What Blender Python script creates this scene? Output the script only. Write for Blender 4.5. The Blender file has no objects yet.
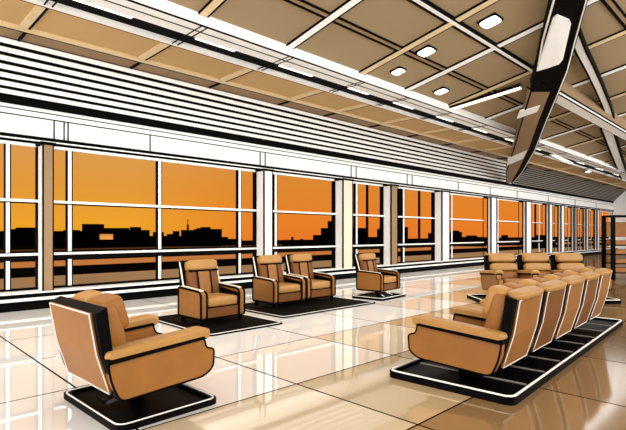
import bpy, bmesh, math, random
from mathutils import Vector, Matrix
random.seed(4)
S = bpy.context.scene
COL = S.collection
PI = math.pi

# ------------------------------------------------------------------ camera numbers
FPX, CX, HY, EYE = 475.0, 313.0, 234.0, 1.5
TH = math.atan(487 / 475.0)
cT, sT = math.cos(TH), math.sin(TH)

def ray(px, py):
    a = (px - CX) / FPX
    return (cT + a * sT, sT - a * cT, (HY - py) / FPX)

def xat(px, Y):                      # x on the plane y = Y
    v = ray(px, HY)
    return v[0] * Y / v[1]

def ceil_z(y):
    return 5.1 if y > 7.6 else 5.1 + .19 * (7.6 - y)

def on_ceiling(px, py):
    v = ray(px, py)
    t = (5.1 + .19 * 7.6 - EYE) / (v[2] + .19 * v[1])
    if v[1] * t > 7.6:
        t = (5.1 - EYE) / v[2]
    return Vector((v[0] * t, v[1] * t, EYE + v[2] * t))

# ------------------------------------------------------------------ materials
def lin(h):
    h = h.lstrip('#')
    r = []
    for i in (0, 2, 4):
        c = int(h[i:i + 2], 16) / 255
        r.append(c / 12.92 if c <= .04045 else ((c + .055) / 1.055) ** 2.4)
    return (r[0], r[1], r[2], 1)

MATS = {}
def mat(name, hexc, rough=.5, metal=0, spec=.5, var=0.0, vscale=3.0, emit=None, estr=0, bump=0, coat=0):
    m = bpy.data.materials.new(name)
    m.use_nodes = True
    nt = m.node_tree
    b = nt.nodes['Principled BSDF']
    b.inputs['Roughness'].default_value = rough
    b.inputs['Metallic'].default_value = metal
    b.inputs['Specular IOR Level'].default_value = spec
    b.inputs['Coat Weight'].default_value = coat
    c = lin(hexc)
    tc = nt.nodes.new('ShaderNodeTexCoord')
    nz = nt.nodes.new('ShaderNodeTexNoise')
    nz.inputs['Scale'].default_value = vscale
    nt.links.new(tc.outputs['Object'], nz.inputs['Vector'])
    rp = nt.nodes.new('ShaderNodeValToRGB')
    rp.color_ramp.elements[0].position = .3
    rp.color_ramp.elements[1].position = .7
    rp.color_ramp.elements[0].color = tuple(max(0, v * (1 - var)) for v in c[:3]) + (1,)
    rp.color_ramp.elements[1].color = tuple(min(1, v * (1 + var)) for v in c[:3]) + (1,)
    nt.links.new(nz.outputs['Fac'], rp.inputs['Fac'])
    nt.links.new(rp.outputs['Color'], b.inputs['Base Color'])
    if bump:
        n2 = nt.nodes.new('ShaderNodeTexNoise')
        n2.inputs['Scale'].default_value = 60
        nt.links.new(tc.outputs['Object'], n2.inputs['Vector'])
        bp = nt.nodes.new('ShaderNodeBump')
        bp.inputs['Strength'].default_value = bump
        bp.inputs['Distance'].default_value = .01
        nt.links.new(n2.outputs['Fac'], bp.inputs['Height'])
        nt.links.new(bp.outputs['Normal'], b.inputs['Normal'])
    if emit:
        b.inputs['Emission Color'].default_value = lin(emit)
        b.inputs['Emission Strength'].default_value = estr
    MATS[name] = m
    return m

INK = mat('ink_black', '040303', .7, spec=.05)
BLACK = mat('black_gloss', '050404', .5, spec=.04)
WHITE = mat('white_paint', 'fbfaf6', .55, spec=.2, var=.02)
CREAM = mat('cream_paint', 'e6d8c0', .55, spec=.2, var=.03)
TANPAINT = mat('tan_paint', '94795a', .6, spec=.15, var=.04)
GREY = mat('grey_paint', '8d867c', .6, spec=.2, var=.06)
LEATHER = mat('tan_leather', '8f5c27', .4, spec=.25, var=.07, vscale=4, bump=.05)
LEATHER_D = mat('brown_leather', '704319', .45, spec=.2, var=.08, vscale=4, bump=.05)
LEATHER_L = mat('pale_leather', 'a87b42', .38, spec=.3, var=.06, vscale=4, bump=.05)
CHROME = mat('chrome', 'f2f2f0', .12, metal=1)
WPIPE = mat('white_piping', 'f7f3ea', .4, spec=.3)
CEIL = mat('ceiling_panel', 'a08a6a', .7, spec=.1, var=.06, vscale=.25)
CEILG = mat('ceiling_panel_gold', 'c6a26f', .7, spec=.1, var=.06, vscale=.25)
BATT = mat('batten_gold', 'e0c79c', .55, spec=.2, var=.05)
BUILD = mat('building_dark', '040302', .9, spec=0)
LIT = mat('lit_opening', 'e89a4c', .6, spec=0, emit='f0a050', estr=.6)
YELLOW = mat('yellow_panel', 'e8c23c', .5, spec=.2, var=.05)
LAMP = mat('lamp_white', 'ffffff', .4, emit='fff6e4', estr=2.2)
GLOW = mat('lamp_glow', 'ffffff', .4, emit='fff2d8', estr=2.0)
APRON = mat('apron_concrete', 'a58660', .9, spec=0, var=.08, vscale=.05)
ASPHALT = mat('asphalt', '090705', .95, spec=0)
STRIPM = mat('lit_taxiway', 'c98344', .8, spec=.1, var=.08, vscale=.05)  # orange sky reflection put into the strip's base colour
WOODB = mat('brown_shelf', '9a6534', .5, spec=.2, var=.1, vscale=6)

def glass_mat():
    m = bpy.data.materials.new('window_glass')
    m.use_nodes = True
    nt = m.node_tree
    nt.nodes.clear()
    o = nt.nodes.new('ShaderNodeOutputMaterial')
    t = nt.nodes.new('ShaderNodeBsdfTransparent')
    t.inputs['Color'].default_value = (.97, .96, .94, 1)
    nt.links.new(t.outputs[0], o.inputs['Surface'])
    return m
GLASS = glass_mat()

TX, TY, TX0, TY0 = 1.62, 1.42, 3.2, 3.52
def floor_slab():
    m = bpy.data.materials.new('polished_floor')
    m.use_nodes = True
    nt = m.node_tree
    nt.nodes.clear()
    N, L = nt.nodes.new, nt.links.new
    o = N('ShaderNodeOutputMaterial')
    geo = N('ShaderNodeNewGeometry')
    sp = N('ShaderNodeSeparateXYZ')
    L(geo.outputs['Position'], sp.inputs[0])
    def math_(op, a, b=None):
        n = N('ShaderNodeMath'); n.operation = op
        for i, v in enumerate((a, b)):
            if v is None: continue
            if isinstance(v, (int, float)): n.inputs[i].default_value = v
            else: L(v, n.inputs[i])
        return n.outputs[0]
    def joint(axis, p0, per, w):
        f = math_('FRACT', math_('ADD', math_('DIVIDE', math_('SUBTRACT', sp.outputs[axis], p0), per), 100.0))
        d = math_('MINIMUM', f, math_('SUBTRACT', 1.0, f))
        return math_('LESS_THAN', d, w / per)
    j = math_('MAXIMUM', joint(0, TX0, TX, .011), joint(1, TY0, TY, .010))
    # bright window side and tan ceiling reflection painted into the tile colour, stepped per tile
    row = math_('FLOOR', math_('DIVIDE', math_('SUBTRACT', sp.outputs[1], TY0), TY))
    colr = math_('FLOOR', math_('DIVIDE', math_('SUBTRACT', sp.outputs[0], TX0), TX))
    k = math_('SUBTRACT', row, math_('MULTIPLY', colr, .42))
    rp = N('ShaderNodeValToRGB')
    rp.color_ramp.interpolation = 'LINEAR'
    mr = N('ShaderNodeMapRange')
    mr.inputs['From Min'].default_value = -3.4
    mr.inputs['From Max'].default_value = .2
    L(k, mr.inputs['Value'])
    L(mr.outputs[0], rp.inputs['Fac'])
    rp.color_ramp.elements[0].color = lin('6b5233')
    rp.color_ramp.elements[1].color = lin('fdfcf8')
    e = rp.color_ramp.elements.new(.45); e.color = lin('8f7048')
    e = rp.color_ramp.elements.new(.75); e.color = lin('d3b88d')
    nz = N('ShaderNodeTexNoise'); nz.inputs['Scale'].default_value = .6
    L(geo.outputs['Position'], nz.inputs['Vector'])
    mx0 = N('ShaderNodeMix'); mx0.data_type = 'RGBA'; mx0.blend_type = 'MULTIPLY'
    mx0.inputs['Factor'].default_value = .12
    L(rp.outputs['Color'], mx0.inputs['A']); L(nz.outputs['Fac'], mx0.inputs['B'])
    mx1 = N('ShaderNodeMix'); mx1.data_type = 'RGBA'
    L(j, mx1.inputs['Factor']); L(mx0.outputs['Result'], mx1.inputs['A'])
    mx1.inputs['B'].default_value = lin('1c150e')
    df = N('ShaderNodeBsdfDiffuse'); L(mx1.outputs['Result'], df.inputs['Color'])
    gl = N('ShaderNodeBsdfGlossy'); gl.inputs['Roughness'].default_value = .06
    gl.inputs['Color'].default_value = (1, .97, .93, 1)
    ms = N('ShaderNodeMixShader')
    ms.inputs[0].default_value = .36
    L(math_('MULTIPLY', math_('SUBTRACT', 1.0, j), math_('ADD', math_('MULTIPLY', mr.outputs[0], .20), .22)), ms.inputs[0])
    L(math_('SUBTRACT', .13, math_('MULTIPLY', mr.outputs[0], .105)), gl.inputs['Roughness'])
    L(df.outputs[0], ms.inputs[1]); L(gl.outputs[0], ms.inputs[2])
    L(ms.outputs[0], o.inputs['Surface'])
    return m
FLOOR = floor_slab()

# ------------------------------------------------------------------ mesh helpers
class MB:
    def __init__(s, *mats):
        s.bm = bmesh.new(); s.mats = list(mats)
    def mi(s, m):
        if m not in s.mats: s.mats.append(m)
        return s.mats.index(m)
    def add(s, verts, faces, m, smooth=False):
        k = s.mi(m)
        vs = [s.bm.verts.new(v) for v in verts]
        for f in faces:
            try:
                fc = s.bm.faces.new([vs[i] for i in f])
                fc.material_index = k; fc.smooth = smooth
            except ValueError:
                pass
        return s
    def box(s, lo, hi, m, M=None):
        x0, y0, z0 = lo; x1, y1, z1 = hi
        v = [Vector(p) for p in ((x0,y0,z0),(x1,y0,z0),(x1,y1,z0),(x0,y1,z0),(x0,y0,z1),(x1,y0,z1),(x1,y1,z1),(x0,y1,z1))]
        if M: v = [M @ p for p in v]
        return s.add(v, [(0,3,2,1),(4,5,6,7),(0,1,5,4),(1,2,6,5),(2,3,7,6),(3,0,4,7)], m)
    def tube(s, pts, r, m, closed=False, n=6):
        pts = [Vector(p) for p in pts]
        N = len(pts); rings = []
        prev = None
        for i, p in enumerate(pts):
            a = pts[i - 1] if (i > 0 or closed) else p
            b = pts[(i + 1) % N] if (i < N - 1 or closed) else p
            t = (b - a)
            if t.length < 1e-9: t = Vector((0, 0, 1))
            t.normalize()
            if prev is None:
                up = Vector((0, 0, 1)) if abs(t.z) < .9 else Vector((1, 0, 0))
                u = t.cross(up).normalized()
            else:
                u = (prev - t * prev.dot(t))
                u = u.normalized() if u.length > 1e-6 else t.orthogonal().normalized()
            prev = u
            w = t.cross(u)
            rings.append([p + (u * math.cos(2*PI*k/n) + w * math.sin(2*PI*k/n)) * r for k in range(n)])
        verts = [v for rg in rings for v in rg]
        faces = []
        for i in range(N if closed else N - 1):
            j = (i + 1) % N
            for k in range(n):
                faces.append((i*n+k, i*n+(k+1)%n, j*n+(k+1)%n, j*n+k))
        if not closed:
            faces.append(tuple(range(n))[::-1]); faces.append(tuple((N-1)*n+k for k in range(n)))
        return s.add(verts, faces, m, True)
    def bar(s, a, b, w, h, m, up=(0, 0, 1)):     # rectangular bar, w across, h along 'up'
        a, b = Vector(a), Vector(b)
        t = (b - a).normalized(); up = Vector(up)
        u = t.cross(up).normalized(); v = u.cross(t)
        P = []
        for p in (a, b):
            for du, dv in ((-1,-1),(1,-1),(1,1),(-1,1)):
                P.append(p + u*du*w/2 + v*dv*h/2)
        return s.add(P, [(0,1,2,3),(7,6,5,4),(0,4,5,1),(1,5,6,2),(2,6,7,3),(3,7,4,0)], m)
    def prism(s, prof, x0, x1, m, f=None):       # (u,z) profile extruded along local x; u points to the front (-y)
        n = len(prof)
        v = [Vector((x, -u, z)) for x in (x0, x1) for (u, z) in prof]
        faces = [tuple(range(n)), tuple(range(2*n-1, n-1, -1))]
        faces += [(i, n+i, n+(i+1) % n, (i+1) % n) for i in range(n)]
        return s.add(v, faces, m)
    def rbox(s, c, size, bev, m, M=None, seg=3):
        b = bmesh.new()
        bmesh.ops.create_cube(b, size=1)
        for v in b.verts: v.co = Vector((v.co.x*size[0], v.co.y*size[1], v.co.z*size[2]))
        bmesh.ops.bevel(b, geom=b.edges[:], offset=bev, segments=seg, profile=.5, affect='EDGES')
        R = M or Matrix.Identity(4)
        b.verts.index_update()
        vs = [(R @ v.co) + Vector(c) for v in b.verts]
        fs = [tuple(v.index for v in f.verts) for f in b.faces]
        b.free()
        return s.add(vs, fs, m, True)
    def pillow(s, c, size, m, M=None, e=.38, nu=28, nv=14):
        R = M or Matrix.Identity(4)
        def sg(v, p): return math.copysign(abs(v) ** p, v)
        vs = []; fs = []
        for j in range(nv + 1):
            ph = -PI/2 + PI*j/nv
            for i in range(nu):
                th = 2*PI*i/nu
                p = Vector((size[0]/2*sg(math.cos(ph), e)*sg(math.cos(th), e),
                            size[1]/2*sg(math.cos(ph), e)*sg(math.sin(th), e),
                            size[2]/2*sg(math.sin(ph), e)))
                vs.append((R @ p) + Vector(c))
        for j in range(nv):
            for i in range(nu):
                a = j*nu+i; b_ = j*nu+(i+1) % nu
                fs.append((a, b_, b_+nu, a+nu))
        return s.add(vs, fs, m, True)
    def build(s, name, parent=None, label=None, weld=True):
        if weld: bmesh.ops.remove_doubles(s.bm, verts=s.bm.verts[:], dist=1e-5)
        bmesh.ops.recalc_face_normals(s.bm, faces=s.bm.faces[:])
        me = bpy.data.meshes.new(name)
        s.bm.to_mesh(me); s.bm.free()
        for m in s.mats: me.materials.append(m)
        o = bpy.data.objects.new(name, me)
        COL.objects.link(o)
        if parent: o.parent = parent
        if label: o['label'] = label
        return o

def tag(o, label=None, cat=None, group=None, kind=None):
    if label: o['label'] = label
    if cat: o['category'] = cat
    if group: o['group'] = group
    if kind: o['kind'] = kind
    return o

def thing(name, label, cat, loc=(0, 0, 0), rz=0, group=None):
    o = bpy.data.objects.new(name, None)
    o.empty_display_size = .2
    COL.objects.link(o)
    o.location = loc; o.rotation_euler = (0, 0, rz)
    return tag(o, label, cat, group)

def dup(root, loc, rz, label=None):
    r = root.copy(); COL.objects.link(r)
    r.location = loc; r.rotation_euler = (0, 0, rz)
    if label: r['label'] = label
    for ch in list(root.children):
        c = ch.copy(); COL.objects.link(c); c.parent = r
        for g in list(ch.children):
            d = g.copy(); COL.objects.link(d); d.parent = c
    return r

def struct(mb, name):
    return tag(mb.build(name), kind='structure')

def roundp(pts, r, n=4):
    out = []
    N = len(pts)
    for i in range(N):
        p = Vector(pts[i]); a = Vector(pts[i-1]); b = Vector(pts[(i+1) % N])
        d1 = (a-p); d2 = (b-p)
        rr = min(r, d1.length*.45, d2.length*.45)
        s_, e_ = p + d1.normalized()*rr, p + d2.normalized()*rr
        for k in range(n+1):
            t = k/n
            q = s_*(1-t)**2 + p*2*t*(1-t) + e_*t*t
            out.append((q.x, q.y))
    return out

def RX(a): return Matrix.Rotation(a, 4, 'X')
def RZ(a): return Matrix.Rotation(a, 4, 'Z')

# ------------------------------------------------------------------ room shell
mb = MB(FLOOR)
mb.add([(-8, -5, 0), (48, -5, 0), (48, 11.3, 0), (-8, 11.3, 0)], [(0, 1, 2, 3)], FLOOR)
mb.box((-8, -5, -.3), (48, 11.3, -.01), TANPAINT)
struct(mb, 'floor')

mb = MB(CEIL)
X0, X1 = -8, 48
ZB = 5.1 + .19 * (7.6 + 5)
mb.add([(X0, 7.6, 5.1), (X1, 7.6, 5.1), (X1, -5, ZB), (X0, -5, ZB)], [(0, 1, 2, 3)], CEIL)
mb.add([(X0, 9.4, 5.1), (X1, 9.4, 5.1), (X1, 7.6, 5.1), (X0, 7.6, 5.1)], [(0, 1, 2, 3)], CEILG)
mb.add([(X0, 11.3, 5.1), (X1, 11.3, 5.1), (X1, 9.4, 5.1), (X0, 9.4, 5.1)], [(0, 1, 2, 3)], TANPAINT)
mb.add([(X0, 11.3, 5.4), (X1, 11.3, 5.4), (X1, -5, ZB + .3), (X0, -5, ZB + .3)], [(0, 1, 2, 3)], TANPAINT)
struct(mb, 'ceiling')

trim_n = [0]
def trim(mb):
    trim_n[0] += 1
    return struct(mb, 'trim_%d' % trim_n[0])

WX0, WX1 = -6.0, 46.0
# window wall: fascia above, ledge below
mb = MB(WHITE, INK)
mb.box((WX0, 11.0, 3.46), (WX1, 11.3, 5.1), WHITE)
mb.box((WX0, 10.93, 3.35), (WX1, 11.3, 3.50), INK)
mb.box((WX0, 10.90, 3.40), (WX1, 10.93, 3.425), WHITE)
mb.box((WX0, 11.0, -.0), (WX1, 11.3, .3), INK)
mb.box((WX0, 10.94, 4.10), (WX1, 11.0, 4.23), INK)
for z, w in ((4.02, .010), (3.90, .012)):
    mb.box((WX0, 10.99, z - w), (WX1, 11.0, z + w), INK)
for px in (-30, 54, 64, 68, 150, 260, 265, 351, 356, 407, 412, 458, 490, 517, 548, 575, 596):
    x = xat(px, 11)
    w = .010 + .0006 * x
    mb.box((x - w, 10.985, 3.47), (x + w, 11.0, 3.90), INK)
struct(mb, 'wall_window')

mb = MB(INK, WHITE)
mb.box((WX0, 10.6, 0), (WX1, 11.0, .12), INK)
mb.box((WX0, 10.66, .12), (WX1, 11.0, .3), INK)
mb.box((WX0, 10.645, .175), (WX1, 10.66, .235), WHITE)
mb.box((WX0, 10.62, .3), (WX1, 11.12, .355), WHITE)
mb.box((WX0, 10.615, .295), (WX1, 10.62, .318), INK)
o = struct(mb, 'baseboard_window')

# end walls
mb = MB(CREAM, INK)
mb.box((46.0, -5, 0), (46.3, 11.3, 5.1), WHITE)
mb.box((46.0, -5, 5.1), (46.3, 6, 5.4), CREAM)
struct(mb, 'wall_end')

# slatted bulkheads (rows of white slats over a black backing)
def bulkhead(x0, x1, n, slat, gap_m, frac):
    mb = MB(INK, slat)
    A = Vector((0, 10.97, 4.22)); B = Vector((0, 10.12, 5.08))
    t = (B - A); Ln = t.length; t.normalize()
    nrm = Vector((0, -t.z, t.y))            # towards the room
    if nrm.y > 0: nrm = -nrm
    for a, b, m, off in [(0, Ln, gap_m, 0)]:
        P = [A, B, B + Vector((0, .9, 0)), A + Vector((0, .05, 0))]
        v = [Vector((x, p.y, p.z)) for x in (x0, x1) for p in P]
        mb.add(v, [(0,1,2,3),(7,6,5,4),(0,4,5,1),(1,5,6,2),(2,6,7,3),(3,7,4,0)], m)
    pit = Ln / n
    for i in range(n):
        a = A + t * (pit * (i + 1 - frac)); b = A + t * (pit * (i + 1))
        P = [a, b, b + nrm * .015, a + nrm * .015]
        v = [Vector((x, p.y, p.z)) for x in (x0, x1) for p in P]
        mb.add(v, [(0,1,2,3),(7,6,5,4),(0,4,5,1),(1,5,6,2),(2,6,7,3),(3,7,4,0)], slat)
    return mb
trim(bulkhead(WX0, 25.4, 7, WHITE, INK, .55))
trim(bulkhead(25.9, WX1, 10, GREY, INK, .5))

# ceiling battens
mb = MB(BATT, INK)
mb.box((X0, 9.39, 5.03), (X1, 9.46, 5.1), BATT)
mb.box((X0, 9.46, 5.04), (X1, 9.53, 5.1), INK)
trim(mb)
xs = [-3.9, -1.9, .1, 2.15, 4.25, 6.2, 8.4, 10.2, 12.35, 14.6, 17, 19.4, 22, 25, 28, 31.5, 35, 39, 43]
for i, x in enumerate(xs):
    m = [BATT, WHITE][i % 2 == 1]
    w = .055 + .0022 * max(x, 0)
    mb = MB(m, INK)
    mb.bar((x, 8.1, 5.08), (x, 9.36, 5.08), 2 * w, .05, BATT)
    mb.bar((x + w * 1.5, 8.1, 5.085), (x + w * 1.5, 10.1, 5.085), w*.7, .04, INK)  # black strip stands for the batten's shaded side
    trim(mb)
    mb = MB(m, INK)
    up = Vector((0, .19, 1)).normalized()
    a = Vector((x, 7.1, ceil_z(7.1) - .02)); b = Vector((x, -4.5, ceil_z(-4.5) - .02))
    mb.bar(a, b, 2 * w, .06, m, up)
    d = Vector((w * 1.4, 0, .008))
    mb.bar(a + d, b + d, w * .75, .05, INK, up)  # shadow side of the sloped batten, built as a black strip
    d = Vector((-w * 1.15, 0, .008))
    mb.bar(a + d, b + d, w * .28, .05, INK, up)
    trim(mb)
up = Vector((0, .19, 1)).normalized()
for y, w in ((5.9, .05), (2.6, .06), (.9, .06), (-1.2, .06)):
    mb = MB(INK, CREAM)
    for dy, ww, m in ((-.06, .035, INK), (0, .07, TANPAINT), (.07, .05, INK)):
        yy = y + dy
        mb.bar((X0, yy, ceil_z(yy) - .012), (X1, yy, ceil_z(yy) - .012), ww, .03, m, up)
    trim(mb)

# long light trough in the ceiling
root = thing('ceiling_light_trough', 'long white recessed light trough with black groove running the length of the ceiling', 'light', (0, 7.55, 5.1))
def tb(lo, hi, m, mb): mb.box((lo[0], lo[1] - 7.55, lo[2] - 5.1), (hi[0], hi[1] - 7.55, hi[2] - 5.1), m)
mb = MB(WHITE, INK)
tb((X0, 7.02, 4.98), (X1, 7.48, 5.22), WHITE, mb)
tb((X0, 7.96, 4.98), (X1, 8.08, 5.1), WHITE, mb)
tb((X0, 7.48, 5.05), (X1, 7.96, 5.1), INK, mb)
tb((X0, 7.20, 4.972), (X1, 7.225, 4.98), INK, mb)
tb((X0, 7.0, 4.985), (X1, 7.02, 5.01), INK, mb)
tb((X0, 8.08, 4.985), (X1, 8.12, 5.1), INK, mb)
for x in xs:
    tb((x - .05, 7.0, 4.97), (x - .03, 8.0, 4.985), INK, mb)
    tb((x + .06, 7.0, 4.97), (x + .08, 8.0, 4.985), INK, mb)
mb.build('trough_housing', root)
for i, x in enumerate(xs[:-1]):
    mb = MB(LAMP)
    x2 = xs[i + 1]
    L_ = (x2 - x)
    tb((x + L_ * .12, 7.55, 5.03), (x + L_ * .55, 7.66, 5.05), LAMP, mb)
    mb.build('light_tube', root)

# roof beam and braces
mb = MB(WHITE, INK, TANPAINT)
zb = ceil_z(4.7)
mb.box((-8, 4.62, zb - .05), (12.4, 4.66, zb + .05), INK)
mb.box((-8, 4.66, zb - .06), (12.4, 4.74, zb + .05), WHITE)
mb.box((-8, 4.74, zb - .05), (12.4, 4.82, zb + .05), INK)
mb.box((13.2, 4.5, zb - .42), (46, 4.86, zb + .06), WHITE)
mb.box((13.2, 4.47, zb - .30), (46, 4.5, zb + .06), TANPAINT)
mb.box((12.4, 4.485, zb - .34), (46, 4.5, zb - .30), INK)
mb.box((12.4, 4.86, zb - .42), (46, 4.88, zb - .38), INK)
mb.box((12.4, 4.49, zb - .425), (46, 4.52, zb - .40), INK)
trim(mb)

root = thing('roof_brace', 'broad black and white slanted roof brace crossing the ceiling at upper right', 'brace', (13.0, 4.65, 5.45))
O = Vector((13.0, 4.65, 5.45))
def strut_pt(px, py, t):
    v = ray(px, py); return Vector((v[0]*t, v[1]*t, EYE + v[2]*t)) - O
# stations along the brace: left edge pixel, right edge pixel, row, distance
st = [(559, 592, -24, 7.9), (552, 588, 0, 8.5), (541, 577, 40, 10.1), (536, 569, 70, 11.3),
      (530, 560, 92, 12.3), (521, 547, 122, 14.6), (513, 536, 150, 18.2), (506, 523, 172, 22.4), (506, 513, 183, 24.6)]
P = [(strut_pt(l, y, t), strut_pt(r, y, t)) for l, r, y, t in st]
def band(mb, i0, i1, a0, a1, lift, thick, m):
    vs = []; fs = []
    for i in range(i0, i1 + 1):
        l, r = P[i]
        p, q = l.lerp(r, a0), l.lerp(r, a1)
        dn = Vector((0, 0, -lift)); upv = Vector((0, 0, thick))
        vs += [p + dn, q + dn, q + dn + upv, p + dn + upv]
    n = i1 - i0
    for i in range(n):
        a, b = i*4, i*4+4
        fs += [(a, a+1, b+1, b), (a+1, a+2, b+2, b+1), (a+2, a+3, b+3, b+2), (a+3, a, b, b+3)]
    fs += [(0, 1, 2, 3), (n*4+3, n*4+2, n*4+1, n*4)]
    mb.add(vs, fs, m)
def bq(px, py):
    for k in range(len(st) - 1):
        if st[k][2] <= py <= st[k+1][2]:
            f = (py - st[k][2]) / (st[k+1][2] - st[k][2])
            it = (1-f)/st[k][3] + f/st[k+1][3]
            return strut_pt(px, py, 1/it)
def plate(name, quad, m, lift, label=None):
    up_ = Vector((0, 0, -lift))
    v = [bq(*q) for q in quad]; n = len(v)
    b = MB(m)
    b.add([p + up_ for p in v] + [p + up_ + Vector((0, 0, lift + .03)) for p in v],
          [tuple(range(n)), tuple(range(2*n-1, n-1, -1))] + [(k, n+k, n+(k+1) % n, (k+1) % n) for k in range(n)], m)
    return b.build(name, root, label)
mb = MB(INK, TANPAINT)
band(mb, 0, 4, 0, 1, 0, .3, INK)
band(mb, 4, 8, .66, 1, 0, .3, INK)
band(mb, 4, 8, 0, .66, 0, .28, TANPAINT)
mb.build('brace_body', root)
plate('cover_plate', [(553, 17), (557, 14), (569, 19), (571, 23), (563, 58), (559, 63), (548, 67), (537, 70)], WHITE, .03, 'white cover plate')
plate('collar', [(520, 111), (540, 105), (537, 111), (517, 118)], WHITE, .03, 'white collar')
plate('collar', [(508, 158), (527, 150), (523, 158), (507, 165)], WHITE, .03, 'white collar')
mb = MB(WHITE, INK)
band(mb, 0, 8, .93, .965, .03, .03, WPIPE); band(mb, 3, 8, 0, .05, .02, .03, INK); band(mb, 0, 3, .02, .07, .03, .03, WPIPE)
mb.build('edge_line', root, 'white edge line')

def curve_bar(pts, name_label, cat, w, name):
    p0 = on_ceiling(*pts[0])
    root = thing(name, name_label, cat, p0)
    W = [on_ceiling(*p) - p0 + Vector((0, 0, -.12)) for p in pts]
    mb = MB(WHITE)
    mi_ = MB(INK)
    for i in range(len(W) - 1):
        mb.bar(W[i], W[i+1], w, .14, WHITE)
        for sd in (-1, 1):
            t = (W[i+1] - W[i]).normalized(); u = t.cross(Vector((0, 0, 1))).normalized()
            mi_.bar(W[i] + u*sd*w*.62, W[i+1] + u*sd*w*.62, w*.28, .16, INK)
    mb.build('bar', root); mi_.build('edge_strip', root, 'black edge strip')
    return root
curve_bar([(574, 26), (581, 44), (590, 62), (599, 82), (607, 102), (612, 118)], 'thin curved white ceiling rib with black edges to the right of the slanted brace', 'rib', .16, 'ceiling_rib')
curve_bar([(607, 124), (613, 142), (620, 162), (625, 176)], 'short white ceiling rib behind the roof beam at far right', 'rib', .3, 'ceiling_rib')

# lit cross strip
def lamp_strip(a, b, label):
    A, B = on_ceiling(*a), on_ceiling(*b)
    root = thing('ceiling_light_strip', label, 'light', A)
    D = B - A; z = Vector((0, 0, -.07))
    mb = MB(WHITE, INK)
    t = D.normalized(); u = t.cross(Vector((0, 0, 1))).normalized()
    mb.bar(z, D + z, .34, .05, INK); mb.build('housing', root)
    mb = MB(GLOW); mb.bar(z + Vector((0, 0, -.03)), D + z + Vector((0, 0, -.03)), .2, .03, GLOW); mb.build('diffuser', root)
lamp_strip((448, 107), (521, 84), 'glowing white strip light slanting across the ceiling left of the brace')
lamp_strip((552, 152), (571, 161), 'short white strip light on the ceiling beyond the light trough')

# downlights
for px, py, s, lb in ((490, 20, .40, 'square white ceiling downlight nearest the slanted brace'),
                  (426, 50, .36, 'square white ceiling downlight second from the brace, between two battens'),
                  (398, 70, .30, 'half-lit oval ceiling downlight closest to the long light trough'),
                  (441, 90, .34, 'small square ceiling downlight just left of the glowing strip light'),
                  (591, 170, .62, 'small round glowing ceiling downlight far off at the right')):
    p = on_ceiling(px, py)
    root = thing('ceiling_downlight', lb, 'light', p)
    root.rotation_euler = (-math.atan(.19), 0, 0)
    mb = MB(INK); mb.rbox((0, 0, -.02), (s*.98, s*.98, .05), .024, INK); mb.build('rim', root)
    mb = MB(LAMP); mb.pillow((0, 0, -.05), (s*.88, s*.88, .04), LAMP, None, .45); mb.build('diffuser', root)

# ------------------------------------------------------------------ columns
cols = [(43, 53, TANPAINT), (264, 272, WHITE), (343, 352, CREAM), (391, 397, TANPAINT), (442, 449, WHITE),  # tan fronts put the shade on white columns into the colour
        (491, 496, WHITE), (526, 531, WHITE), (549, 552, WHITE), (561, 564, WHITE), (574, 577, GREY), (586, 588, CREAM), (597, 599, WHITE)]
YF = 10.62
col_names = ['tan-fronted white column at the left end of the window wall', 'white column between the long first window and the seat pair window',
 'cream-fronted white column right behind the pair of armchairs', 'white column with tan front behind the single swivel armchair',
 'white column to the right of the single swivel armchair', 'white column above the left seat of the far three-seat row',
 'white column above the left part of the middle far seat', 'white column above the gap between middle and right far seats',
 'slim white column above the left part of the right far seat', 'grey-fronted slim column above the right end of the far seat row',
 'cream-fronted slim column second from the far end', 'last white column at the far end of the windows']
colx = []
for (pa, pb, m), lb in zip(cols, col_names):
    xa, xb = xat(pa, YF), xat(pb, YF)
    colx.append((xa, xb))
    xm = (xa + xb) / 2
    root = thing('column', lb, 'column', (xm, YF + .2, .355))
    ha = (xb - xa) / 2
    dz = -.355
    e = .012 + .0007 * xm
    mb = MB(WHITE, INK)
    dp = .3 if xm < 20 else -.02
    mb.box((-ha, -.2, .0), (ha, dp, 3.36 - .36), WHITE)
    for sx, sy in ((-ha, -.2), (ha, -.2), (-ha, dp - .01)):
        mb.box((sx - e, sy - e, 0), (sx + e, sy + e, 3.36 - .36), INK)
    mb.build('shaft', root)
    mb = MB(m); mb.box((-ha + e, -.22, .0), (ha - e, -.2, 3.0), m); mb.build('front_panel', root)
    mb = MB(INK); mb.box((-ha - .05, -.25, 2.94), (ha + .05, .3, 3.0), INK); mb.build('cap', root)
    root['kind'] = 'structure'

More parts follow.
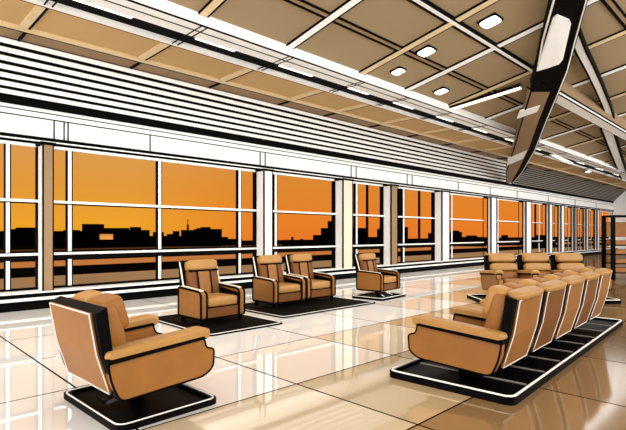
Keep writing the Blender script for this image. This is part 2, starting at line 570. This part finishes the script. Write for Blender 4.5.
# ------------------------------------------------------------------ windows
ZS = (.355, 1.08, 2.18, 3.35)
bays = []
prev = -6.0
for xa, xb in colx:
    bays.append((prev, xa)); prev = xb
bays.append((prev, 45.9))
mull_px = {0: [8], 1: [70, 160, 240], 2: [276], 3: [357], 4: [404], 5: [453], 6: [499], 7: [540], 8: [], 9: [569], 10: [581], 11: [592], 12: [603]}
thin_px = {4: [400, 420], 3: [368], 2: [], 7: [536]}
for i, (xa, xb) in enumerate(bays):
    if xb - xa < .1: continue
    root = bpy.data.objects.new('window_%d' % (i + 1), None); COL.objects.link(root)
    xm = (xa + xb) / 2
    root.location = (xm, 11.0, .355); root['kind'] = 'structure'
    def wb(x0, x1, y0, y1, z0, z1, m, mb): mb.box((x0 - xm, y0 - 11.0, z0 - .355), (x1 - xm, y1 - 11.0, z1 - .355), m)
    k = 1 + .018 * max(xm, 0)
    fy0, fy1 = (10.96, 11.08) if xm < 20 else (11.0, 11.03)
    mb = MB(WHITE, INK)                        # outer frame
    wb(xa, xb, fy0, fy1, 3.29, 3.35, WHITE, mb)
    wb(xa, xb, fy0, fy1, .355, .40, INK, mb)
    wb(xa, xa + .025*k, fy0, fy1, .355, 3.35, INK, mb)
    wb(xb - .025*k, xb, fy0, fy1, .355, 3.35, INK, mb)
    mb.build('window_frame', root)
    mb = MB(WHITE, INK)
    wb(xa, xb, fy0 - .01, fy1, 2.15, 2.205, WHITE, mb); wb(xa, xb, fy0 - .01, fy1, 2.125, 2.15, INK, mb)
    mb.build('rail', root)
    mb = MB(WHITE, INK)
    wb(xa, xb, fy0 - .02, fy1, 1.06, 1.11, WHITE, mb); wb(xa, xb, fy0 - .01, fy1, .96, 1.06, INK, mb); wb(xa, xb, fy0 - .01, fy1, 1.11, 1.13, INK, mb)
    mb.build('rail', root)
    for px in mull_px.get(i, []):
        x = xat(px, 10.95)
        w = .032 * k
        mb = MB(WHITE, INK)
        wb(x - w, x + w, fy0, fy1, .40, 3.29, WHITE, mb)
        wb(x + w, x + w*1.8, fy0 + .01, fy1, .40, 3.29, INK, mb)
        wb(x - w*1.5, x - w, fy0 + .01, fy1, .40, 3.29, INK, mb)
        mb.build('mullion', root)
    for px in thin_px.get(i, []):
        x = xat(px, 10.97); mb = MB(INK)
        wb(x - .014*k, x + .014*k, 10.96, 11.06, 1.1, 3.29, INK, mb); mb.build('mullion', root)
    mb = MB(GLASS)
    mb.add([(xa + .02 - xm, .02, .045), (xb - .02 - xm, .02, .045), (xb - .02 - xm, .02, 2.94), (xa + .02 - xm, .02, 2.94)], [(0, 1, 2, 3)], GLASS)
    mb.build('pane', root)

# ------------------------------------------------------------------ outside
GZ = -3.5
def ground(name, y0, y1, z, m):
    mb = MB(m)
    mb.add([(-250, y0, z), (900, y0, z), (900, y1, z), (-250, y1, z)], [(0, 1, 2, 3)], m)
    return struct(mb, name)
ground('ground', 11.6, 300, GZ, ASPHALT)
ground('ground_apron', 11.6, 62, GZ + .02, APRON)
ground('ground_taxiway', 80, 97, GZ + .02, STRIPM)
ground('ground_runway', 158, 172, GZ + .02, mat('runway_brown', '5a3a20', .9, spec=0))

bcount = [1]
def building(pa, pb, top, label, t=190, steps=(), opening=None, spire=None):
    bcount[0] += 1
    t = 190 if bcount[0] % 2 else 206
    pm = (pa + pb) / 2
    v = ray(pm, HY)
    base = Vector((v[0]*t, v[1]*t, GZ))
    yaw = math.atan2(v[1], v[0]) - PI/2
    sc = t / FPX
    root = thing('distant_building', label, 'building', base, TH - PI/2)
    w = (pb - pa) * sc
    h = EYE + (HY - top) * sc - GZ
    mb = MB(BUILD)
    D_ = 1.6 if opening else 6
    if opening:
        oa, ob, ot, obm = opening
        x0, x1 = (oa - pm)*sc, (ob - pm)*sc
        z0, z1 = EYE + (HY - obm)*sc - GZ, EYE + (HY - ot)*sc - GZ
        mb.box((-w/2, 0, 0), (x0, D_, h), BUILD); mb.box((x1, 0, 0), (w/2, D_, h), BUILD)
        mb.box((x0, 0, 0), (x1, D_, z0), BUILD); mb.box((x0, 0, z1), (x1, D_, h), BUILD)
        mb.build('building_block', root)
        mp = MB(LIT); mp.box((x0, 1, z0), (x1, 1.2, z1), LIT); mp.build('lit_opening', root, 'orange lit opening')
    else:
        mb.box((-w/2, 0, 0), (w/2, D_, h), BUILD)
        mb.box((-w/2, -.3, h - .5), (w/2, 6.3, h), BUILD)
        mb.build('building_block', root)
    for (sa, sb, stp) in steps:
        m2 = MB(BUILD)
        m2.box(((sa-pm)*sc, 1, h - .2), ((sb-pm)*sc, 5, EYE + (HY-stp)*sc - GZ), BUILD)
        m2.build('roof_block', root)
    if spire:
        m2 = MB(BUILD)
        x = (spire[0]-pm)*sc; zt = EYE + (HY-spire[1])*sc - GZ
        m2.tube([(x, 3, h - .3), (x, 3, h + (zt-h)*.5)], .45, BUILD)
        m2.tube([(x, 3, h + (zt-h)*.5 - .1), (x, 3, zt)], .18, BUILD)
        m2.build('spire', root)
    return root
building(-60, 36, 231, 'low dark silhouette at the far left edge of the skyline', steps=((2, 36, 229), (14, 30, 227.5)))
building(52, 82, 231, 'low dark block just right of the tan-fronted left column', steps=((62, 74, 230),))
building(82, 98, 224, 'tall square dark block left of the one with the lit opening')
building(98, 128, 228, 'dark block with a lit orange opening', opening=(98.5, 113, 234, 239.5))
building(129, 145, 230, 'dark stepped block just right of the one with the lit opening', steps=((129, 137, 227),), t=186)
building(145, 181, 236, 'long low dark roofline left of the spire', steps=((152, 160, 232), (166, 176, 234), (172, 176, 231)))
building(181, 193, 230, 'dark building topped by a thin spire', spire=(186, 219))
building(194, 219, 229, 'wide flat dark block right of the spire', steps=((200, 208, 227), (196, 203, 228)))
building(219, 240, 239, 'very low dark shed right of the wide flat block', steps=((221, 226, 237),))
building(282, 313, 240, 'low dark strip of roofs left of the stepped tower', steps=((291, 293, 237), (300, 303, 239)))
building(313, 338, 235, 'stepped dark tower rising toward the cream-fronted column', steps=((321, 338, 228), (328, 338, 221)))
building(352, 368, 228, 'dark block behind the window above the swivel armchair')
building(368, 380, 237, 'low dark block between two taller blocks above the swivel armchair')
building(379, 391, 229, 'dark block touching the tan-fronted column on its left', steps=((381, 391, 226.5),))
building(398, 408, 227, 'slim dark tower just right of the tan-fronted middle column')
building(410, 437, 241, 'low dark roofline left of the white middle column', steps=((424, 433, 239.5), (431, 433, 233)))
building(452, 462, 232, 'dark block with flat top right of the white middle column', steps=((455, 460, 230.5),))
building(462, 486, 237, 'long low dark block left of the far seat row', steps=((470, 478, 235.5),))
building(498, 522, 241, 'low dark shed above the left far seat', steps=((506, 509, 235),))
building(536, 556, 238, 'small dark block above the middle far seat', steps=((541, 548, 235),))

# ------------------------------------------------------------------ seating
TILT = math.radians(16)
ARM = roundp([(-.39, .20), (.36, .24), (.46, .30), (.47, .47), (.385, .485), (.36, .60), (-.49, .53), (-.46, .36)], .06, 4)
SHELL_R = [(-.37, .19), (-.42, .26), (-.52, .58), (-.575, .90)]
SHELL_F = [(-.485, .94), (-.44, .60), (-.32, .30), (-.24, .20)]

def lower_back(u, z): return (u, z)

def arm_part(root, xa, xb, pr, panel_m, outer):
    mb = MB(panel_m, INK)
    mb.prism(ARM, xa, xb, panel_m)
    for x in (xa, xb):
        mb.tube([(x, -u, z) for u, z in ARM], pr, INK, True)
    a = mb.build('armrest', root)
    # pad on top, thick and rounded, running past the rear
    xm = (xa + xb) / 2; w = (xb - xa) + .06
    pad = roundp([(-.5, .535), (-.49, .60), (.37, .675), (.42, .655), (.42, .60), (.37, .60)], .03, 3)
    mp = MB(LEATHER_L, INK)
    prof = roundp([(-.51, .545), (-.50, .60), (.36, .672), (.425, .65), (.42, .60), (.36, .60)], .03, 3)
    n = len(prof); xsn = [xm - w/2, xm - w/2 + .03, xm + w/2 - .03, xm + w/2]
    vs = []
    for j, x in enumerate(xsn):
        sh = .022 if j in (0, 3) else 0
        cu = sum(p[0] for p in prof)/n; cz = .60
        for (u, z) in prof:
            vs.append((x, -(u - math.copysign(min(sh, abs(u-cu)), u-cu)), z - (sh if z > .6 else 0)))
    fs = [tuple(range(n))[::-1], tuple(3*n + k for k in range(n))]
    for j in range(3):
        for k in range(n):
            fs.append((j*n+k, j*n+(k+1) % n, (j+1)*n+(k+1) % n, (j+1)*n+k))
    mp.add(vs, fs, LEATHER_L, False)
    mp.build('arm_pad', a)
    mq = MB(INK)
    mq.bar((xm, .50, .528), (xm, -.37, .595), w*.97, .045, INK)
    mq.build('pad_trim', a, 'black trim under the pad')
    return a

def back_part(root, x0, x1, panel_m, pr, cap=False):
    mb = MB(BLACK)
    mb.prism(SHELL_R + SHELL_F, x0, x1, BLACK)
    sh = mb.build('back_shell', root)
    # tan rear panel set just proud of the shell
    ins = .065
    n = Vector((-(.93-.19), -(.635-.37))).normalized()       # outward in (u,z)
    mb = MB(panel_m)
    def rp(f, off):      # point along rear line, f in 0..1
        pts = [Vector(p) for p in SHELL_R[1:]]
        g = f * (len(pts)-1); i = min(int(g), len(pts)-2)
        return pts[i].lerp(pts[i+1], g-i) + n*off
    prof_o = [rp(k/8, .02) for k in range(9)]
    prof_i = [rp(k/8, -.01) for k in range(8, -1, -1)]
    mb.prism([(p.x, p.y) for p in prof_o + prof_i], x0 + ins, x1 - ins, panel_m)
    mb.build('back_panel', sh, 'tan panel')
    loop = [(x0+ins, -p.x, p.y) for p in prof_o] + [(x1-ins, -p.x, p.y) for p in reversed(prof_o)]
    mb = MB(WPIPE); mb.tube(loop, pr, WPIPE, True); mb.build('piping', sh, 'white piping')
    if cap:
        mb = MB(LEATHER_L); mb.pillow(((x0+x1)/2, .55, .935), (x1-x0-.03, .15, .075), LEATHER_L, RX(math.radians(-14)), .5); mb.build('top_cap', sh, 'pale rounded leather cap')
    return sh

def cushions(root, x0, x1, style):
    xm = (x0+x1)/2; w = x1-x0
    mb = MB(LEATHER, INK)
    mb.pillow((xm, -.05, .385), (w - .01, .86, .17), LEATHER, RX(math.radians(-4)), .3)
    mb.tube([(xm - w*.46, -.478, .37), (xm + w*.46, -.478, .37)], .008, INK)
    mb.build('seat_cushion', root)
    mb = MB(BLACK); mb.box((x0, -.34, .2), (x1, .34, .32), BLACK); mb.build('seat_frame', root)
    M = RX(TILT * -1)
    if style == 'split':
        mb = MB(LEATHER, INK)
        for sx in (-1, 1):
            mb.pillow((xm + sx*w*.235, .35, .68), (w*.47, .16, .56), LEATHER, M, .32)
        mb.build('back_cushion', root)
        mb = MB(LEATHER_L, INK)
        for sx in (-1, 1):
            mb.pillow((xm + sx*w*.22, .335, .845), (w*.44, .19, .30), LEATHER if sx < 0 else LEATHER_L, M, .4)
        mb.build('headrest', root)
    else:
        for k, (yy, zz, hh, th, m) in enumerate(((.27, .50, .18, .15, LEATHER), (.33, .68, .175, .18, LEATHER_L), (.40, .87, .18, .19, LEATHER_L))):
            mb = MB(m)
            mb.pillow((xm, yy, zz), (w*.92, th, hh), m, M, .42)
            mb.build(['back_cushion', 'back_cushion', 'headrest'][k], root)

def tray(root, x0, x1, u0, u1, z0, z1, nx, rim):
    mb = MB(BLACK)
    pts = roundp([(x0, -u1), (x1, -u1), (x1, -u0), (x0, -u0)], .09, 5)
    n = len(pts)
    def inset(k): 
        cx_, cy_ = (x0+x1)/2, -(u0+u1)/2
        return [(p[0] - math.copysign(min(k, abs(p[0]-cx_)), p[0]-cx_), p[1] - math.copysign(min(k, abs(p[1]-cy_)), p[1]-cy_)) for p in pts]
    a, b = pts, inset(.05)
    vs = [(p[0], p[1], z0) for p in a] + [(p[0], p[1], z1) for p in a] + [(p[0], p[1], z1) for p in b] + [(p[0], p[1], z1 - .03) for p in b]
    fs = [tuple(range(n))[::-1], tuple(3*n+k for k in range(n))]
    for j in range(3):
        for k in range(n):
            fs.append((j*n+k, j*n+(k+1) % n, (j+1)*n+(k+1) % n, (j+1)*n+k))
    mb.add(vs, fs, BLACK)
    t = mb.build('base_tray', root)
    mb = MB(CHROME); mb.tube([(p[0], p[1], z1) for p in inset(.02)], rim, WPIPE, True)
    mb.build('tray_rim', t, 'bright rim')
    if nx:
        mb = MB(GREY)
        for i in range(1, nx):
            x = x0 + (x1-x0)*i/nx
            mb.box((x-.012, -u1+.08, z1-.031), (x+.012, -u0-.08, z1-.018), GREY)
        mb.build('divider', t, 'grey divider lines')
    return t

def make_swivel(label, loc, rz):
    r = thing('swivel_armchair', label, 'armchair', loc, rz)
    hw = .40
    back_part(r, -hw-.10, hw+.10, LEATHER, .0055)
    cushions(r, -hw, hw, 'split')
    arm_part(r, -hw-.12, -hw, .009, LEATHER, -1)
    arm_part(r, hw, hw+.12, .009, LEATHER, 1)
    tray(r, -.62, .56, -.46, .46, 0, .05, 0, .008)
    mb = MB(BLACK)
    mb.tube([(0, 0, .03), (0, 0, .22)], .07, BLACK, n=16)
    mb.bar((0, .3, .05), (0, -.35, .20), .10, .03, CHROME)
    mb.build('pedestal', r)
    return r
c1 = make_swivel('large tan leather swivel armchair with black shell, seen from behind at lower left', (1.87, 4.2, 0), math.radians(92))

def make_box_chair(label, loc, rz, group=None, swivel=False):
    r = thing('swivel_armchair' if swivel else 'lounge_armchair', label, 'armchair', loc, rz, group)
    W = .475; D = .37
    sp = roundp([(-D, .10), (D, .10), (D, .50), (.30, .545), (-D, .58)], .05, 4)
    for s in (-1, 1):
        xa, xb = (s*W, s*(W-.12)) if s < 0 else (W-.12, W)
        mb = MB(LEATHER, INK)
        mb.prism(sp, xa, xb, LEATHER)
        for x in (xa, xb): mb.tube([(x, -u, z) for u, z in sp], .02, INK, True)
        a = mb.build('armrest', r)
        mb = MB(CREAM); mb.bar(((xa+xb)/2, D-.03, .588), ((xa+xb)/2, -.30, .555), .09, .022, CREAM); mb.build('arm_top', a, 'cream arm top')
        xi = xb if s < 0 else xa
        mb = MB(BLACK); mb.prism(roundp([(-D+.03, .3), (D-.03, .3), (D-.03, .48), (-D+.03, .55)], .03, 2), xi, xi - s*.012, BLACK); mb.build('inner_panel', a, 'black inner panel')
        for u in () if swivel else (-D+.06, D-.06):
            mb = MB(BLACK); mb.box((s*(W-.09), -u-.025, 0), (s*(W-.03), -u+.025, .11), BLACK); mb.build('leg', r)
    iw = W - .125
    mb = MB(LEATHER_D, INK)
    mb.box((-iw, -D+.02, .1), (iw, D, .28), LEATHER_D)
    mb.tube([(-iw, -D+.02, .28), (iw, -D+.02, .28)], .014, INK); mb.tube([(-iw, -D+.02, .10), (iw, -D+.02, .10)], .014, INK)
    mb.build('seat_frame', r)
    mb = MB(LEATHER_L, INK)
    mb.pillow((0, -.06, .36), (iw*2-.01, .66, .16), LEATHER_L, None, .28)
    mb.build('seat_cushion', r)
    # tall back
    M = RX(math.radians(-12))
    bk = [(-D-.02, .2), (-.52, 1.0), (-.44, 1.02), (-D+.12, .2)]
    mb = MB(BLACK, WPIPE)
    mb.prism(bk, -iw-.05, iw+.05, BLACK)
    for x in (-iw-.05, iw+.05): mb.tube([(x, D-.09, .45), (x, .455, 1.0)], .014, WPIPE)
    b = mb.build('back_shell', r)
    mb = MB(LEATHER, INK)
    for k, (xo, ww, m) in enumerate(((-.235, .19, LEATHER_D), (0, .28, LEATHER), (.235, .19, LEATHER_D))):
        mb.pillow((xo, .30 if k != 1 else .285, .63), (ww, .13, .52), m, M, .34)
    for xo in (-.14, .14):
        mb.tube([(xo, .175, .43), (xo, .275, .86)], .013, INK)
    mb.build('back_cushion', r)
    mb = MB(LEATHER_L, INK)
    mb.pillow((0, .355, .93), (iw*2-.03, .19, .19), LEATHER_L, M, .42)
    mb.tube([(-iw+.03, .27, .845), (iw-.03, .27, .845)], .018, INK)
    mb.build('headrest', r)
    return r
c5 = make_box_chair('single tan swivel armchair on a black tray near the window, right of the pair', (9.0, 7.0, .0), math.radians(6), None, True)
for ch in c5.children: ch.location.z = .12
mb = MB(BLACK, CHROME); mb.tube([(0, 0, .03), (0, 0, .24)], .06, BLACK, n=14)
for sx in (-1, 1): mb.tube([(sx*.22, -.30, .06), (sx*.1, -.05, .17), (0, .05, .2)], .022, CHROME)
mb.build('pedestal', c5)
tray(c5, -.62, .62, -.45, .50, 0, .06, 0, .012)
c5.scale = (.9, .9, .9)
b1 = make_box_chair('tan lounge armchair standing alone on its black mat, left of the pair', (4.45, 7.05, .02), math.radians(2))
b1.scale = (.92, .92, 1)
b2 = dup(b1, (6.45, 7.62, .02), math.radians(0), 'left armchair of the tan pair sharing one black mat')
b3 = dup(b1, (7.4, 7.66, .02), math.radians(0), 'right armchair of the tan pair sharing one black mat')

def floor_slab_obj(x0, x1, y0, y1, label):
    mb = MB(BLACK, WPIPE)
    cx_, cy_ = (x0+x1)/2, (y0+y1)/2
    pts = roundp([(x0-cx_, y0-cy_), (x1-cx_, y0-cy_), (x1-cx_, y1-cy_), (x0-cx_, y1-cy_)], .12, 4)
    n = len(pts)
    mb.add([(p[0], p[1], 0) for p in pts] + [(p[0], p[1], .02) for p in pts],
           [tuple(range(n))[::-1], tuple(n+k for k in range(n))] + [(k, (k+1) % n, n+(k+1) % n, n+k) for k in range(n)], INK)
    mb.tube([(p[0]*.97, p[1]*.96, .02) for p in pts], .008, WPIPE, True)
    o = mb.build('floor_mat'); o.location = (cx_, cy_, 0)  # thin black slab with a white outline, laid on the floor
    return tag(o, label, 'mat')
floor_slab_obj(3.75, 5.2, 6.0, 8.1, 'black mat with white edge under the lone left armchair')
floor_slab_obj(5.5, 8.2, 6.4, 8.3, 'long black mat with white edge under the pair of armchairs')

def seat_row(name, label, n, pitch, style, loc, rz, tray_args, end_m, first_arm=True, flip=-1):
    r = thing(name, label, 'seat row', loc, rz)
    aw = .12
    for i in range(n):
        a, b = flip*i*pitch, flip*(i+1)*pitch
        x0, x1 = min(a, b), max(a, b)
        back_part(r, x0 + .035, x1 - .035 + .0, LEATHER if i % 2 == 0 else LEATHER_D, .0055, True)
        cushions(r, x0 + aw/2 + .01, x1 - aw/2 - .01, style)
        ax = flip*i*pitch
        arm_part(r, ax - aw/2, ax + aw/2, .009, end_m, 0)
    ax = flip*n*pitch
    arm_part(r, ax - aw/2, ax + aw/2, .009, end_m, 0)
    x0, x1 = min(0, flip*n*pitch), max(0, flip*n*pitch)
    tray(r, x0 - tray_args[0], x1 + tray_args[1], tray_args[2], tray_args[3], 0, .07, tray_args[4], .013)
    for i in range(n):
        xm = flip*(i+.5)*pitch
        mb = MB(BLACK); mb.box((xm-.06, -.12, .03), (xm+.06, .12, .22), BLACK); mb.build('pedestal', r)
    return r
seat_row('lounge_seat_row', 'long row of tan and black lounge seats seen from behind at right', 5, .84, 'split',
         (4.22, 2.36, 0), PI + math.radians(3.5), (.75, .14, -.62, .68, 9), LEATHER)
v = ray(492, HY); t = 10.7
far_row = seat_row('lounge_seat_row', 'three-seat tan leather row facing the camera at far right', 3, .80, 'rolls',
         (v[0]*t, v[1]*t, 0), TH - PI/2 + math.radians(2), (.42, .2, -.5, .6, 0), LEATHER, flip=1)
far_row.scale = (1, 1, 1.07)

# far display rack at the right edge
v = ray(613, HY); t = 15.6
r = thing('display_rack', 'black framed rack of brown shelves at the far right edge', 'rack', (v[0]*t, v[1]*t, 0), TH - PI/2)
for x in (0, 1.1):
    mb = MB(BLACK); mb.box((x-.05, -.05, 0), (x+.05, .05, 2.1), BLACK); mb.box((x-.05, .45, 0), (x+.05, .55, 2.1), BLACK); mb.build('post', r)
for k, z in enumerate((.25, .55, .85, 1.15)):
    mb = MB(WOODB, INK); mb.box((.05, -.08, z), (1.05, .5, z+.14), WOODB); mb.box((.05, -.085, z-.04), (1.05, .5, z), INK); mb.build('shelf', r)
mb = MB(WOODB); mb.box((.05, .4, 1.4), (1.05, .5, 1.9), WOODB); mb.build('back_board', r)
mb = MB(INK); mb.box((-.05, -.08, 2.06), (1.15, .55, 2.12), INK); mb.build('top_rail', r)

# ------------------------------------------------------------------ world and added fill lamps
W = bpy.data.worlds.new('sunset'); S.world = W
W.use_nodes = True
nt = W.node_tree; nt.nodes.clear()
N, L = nt.nodes.new, nt.links.new
out = N('ShaderNodeOutputWorld'); bg = N('ShaderNodeBackground')
tc = N('ShaderNodeTexCoord'); sp = N('ShaderNodeSeparateXYZ'); L(tc.outputs['Generated'], sp.inputs[0])
def ramp(stops):
    r_ = N('ShaderNodeValToRGB'); cr = r_.color_ramp
    cr.elements[0].position, cr.elements[0].color = stops[0][0], lin(stops[0][1])
    cr.elements[1].position, cr.elements[1].color = stops[-1][0], lin(stops[-1][1])
    for p, c in stops[1:-1]:
        e = cr.elements.new(p); e.color = lin(c)
    return r_
mr = N('ShaderNodeMapRange'); mr.inputs['From Min'].default_value = -.05; mr.inputs['From Max'].default_value = .30
L(sp.outputs[2], mr.inputs['Value'])
ra = ramp([(0, 'f09a28'), (.2, 'f2a62c'), (.4, 'e69c3c'), (.7, 'dc9f5a'), (1, 'c08a55')])     # toward the left of the window wall
rb = ramp([(0, 'e8702a'), (.2, 'ec822a'), (.4, 'e2892f'), (.7, 'da9247'), (1, 'c08a55')])     # toward the right
L(mr.outputs[0], ra.inputs['Fac']); L(mr.outputs[0], rb.inputs['Fac'])
mx = N('ShaderNodeMapRange'); mx.inputs['From Min'].default_value = .4; mx.inputs['From Max'].default_value = .62
L(sp.outputs[0], mx.inputs['Value'])
m1 = N('ShaderNodeMix'); m1.data_type = 'RGBA'
L(mx.outputs[0], m1.inputs['Factor']); L(ra.outputs['Color'], m1.inputs['A']); L(rb.outputs['Color'], m1.inputs['B'])
my = N('ShaderNodeMapRange'); my.inputs['From Min'].default_value = -.1; my.inputs['From Max'].default_value = .3
hx = N('ShaderNodeMath'); hx.operation = 'MULTIPLY_ADD'; hx.inputs[1].default_value = .6
L(sp.outputs[0], hx.inputs[0]); L(sp.outputs[1], hx.inputs[2])
L(hx.outputs[0], my.inputs['Value'])
m2 = N('ShaderNodeMix'); m2.data_type = 'RGBA'
L(my.outputs[0], m2.inputs['Factor']); L(m1.outputs['Result'], m2.inputs['B'])
m2.inputs['A'].default_value = (1.25, 1.27, 1.28, 1)  # neutral fill added on the open side, not part of the sunset
L(m2.outputs['Result'], bg.inputs['Color']); L(bg.outputs[0], out.inputs['Surface'])

def area(loc, target, sx, sy, power, col=(1, .99, .97)):
    l = bpy.data.lights.new('area', 'AREA'); l.shape = 'RECTANGLE'; l.size = sx; l.size_y = sy; l.energy = power; l.color = col
    o = bpy.data.objects.new('area_lamp', l); COL.objects.link(o)
    o.location = loc
    o.rotation_euler = (Vector(target) - Vector(loc)).to_track_quat('-Z', 'Y').to_euler()
    return o
area((10, -4, 4.5), (14, 11, 2.0), 24, 4, 1150)  # unseen fill from the open side, added to brighten the window wall
area((32, -3, 4), (34, 11, 2.5), 20, 4, 1000)  # second unseen fill, added for the far end of the wall
area((12, 6, 4.7), (12, 6.2, 0), 30, 3, 600)  # overhead fill added to whiten the floor, no fixture modelled
area((-6, 5, 3), (10, 8, 2), 5, 4, 420)  # side fill added to brighten the columns' left faces
area((12, 2, .3), (14, 4, 6), 30, 5, 160)  # added uplight that lifts the ceiling, no fixture there

# ------------------------------------------------------------------ camera
cam = bpy.data.cameras.new('camera'); co = bpy.data.objects.new('camera', cam); COL.objects.link(co)
co.location = (0, 0, EYE); co.rotation_euler = (PI/2, 0, TH - PI/2)
cam.sensor_width = 36; cam.lens = FPX / 626 * 36; cam.shift_y = 19 / 626
cam.clip_end = 2000
S.camera = co
S.view_settings.view_transform = 'Standard'
S.view_settings.look = 'None'
S.cycles.use_denoising = True
S.cycles.max_bounces = 8
S.cycles.sample_clamp_direct = 2.5
S.cycles.sample_clamp_indirect = 2.5
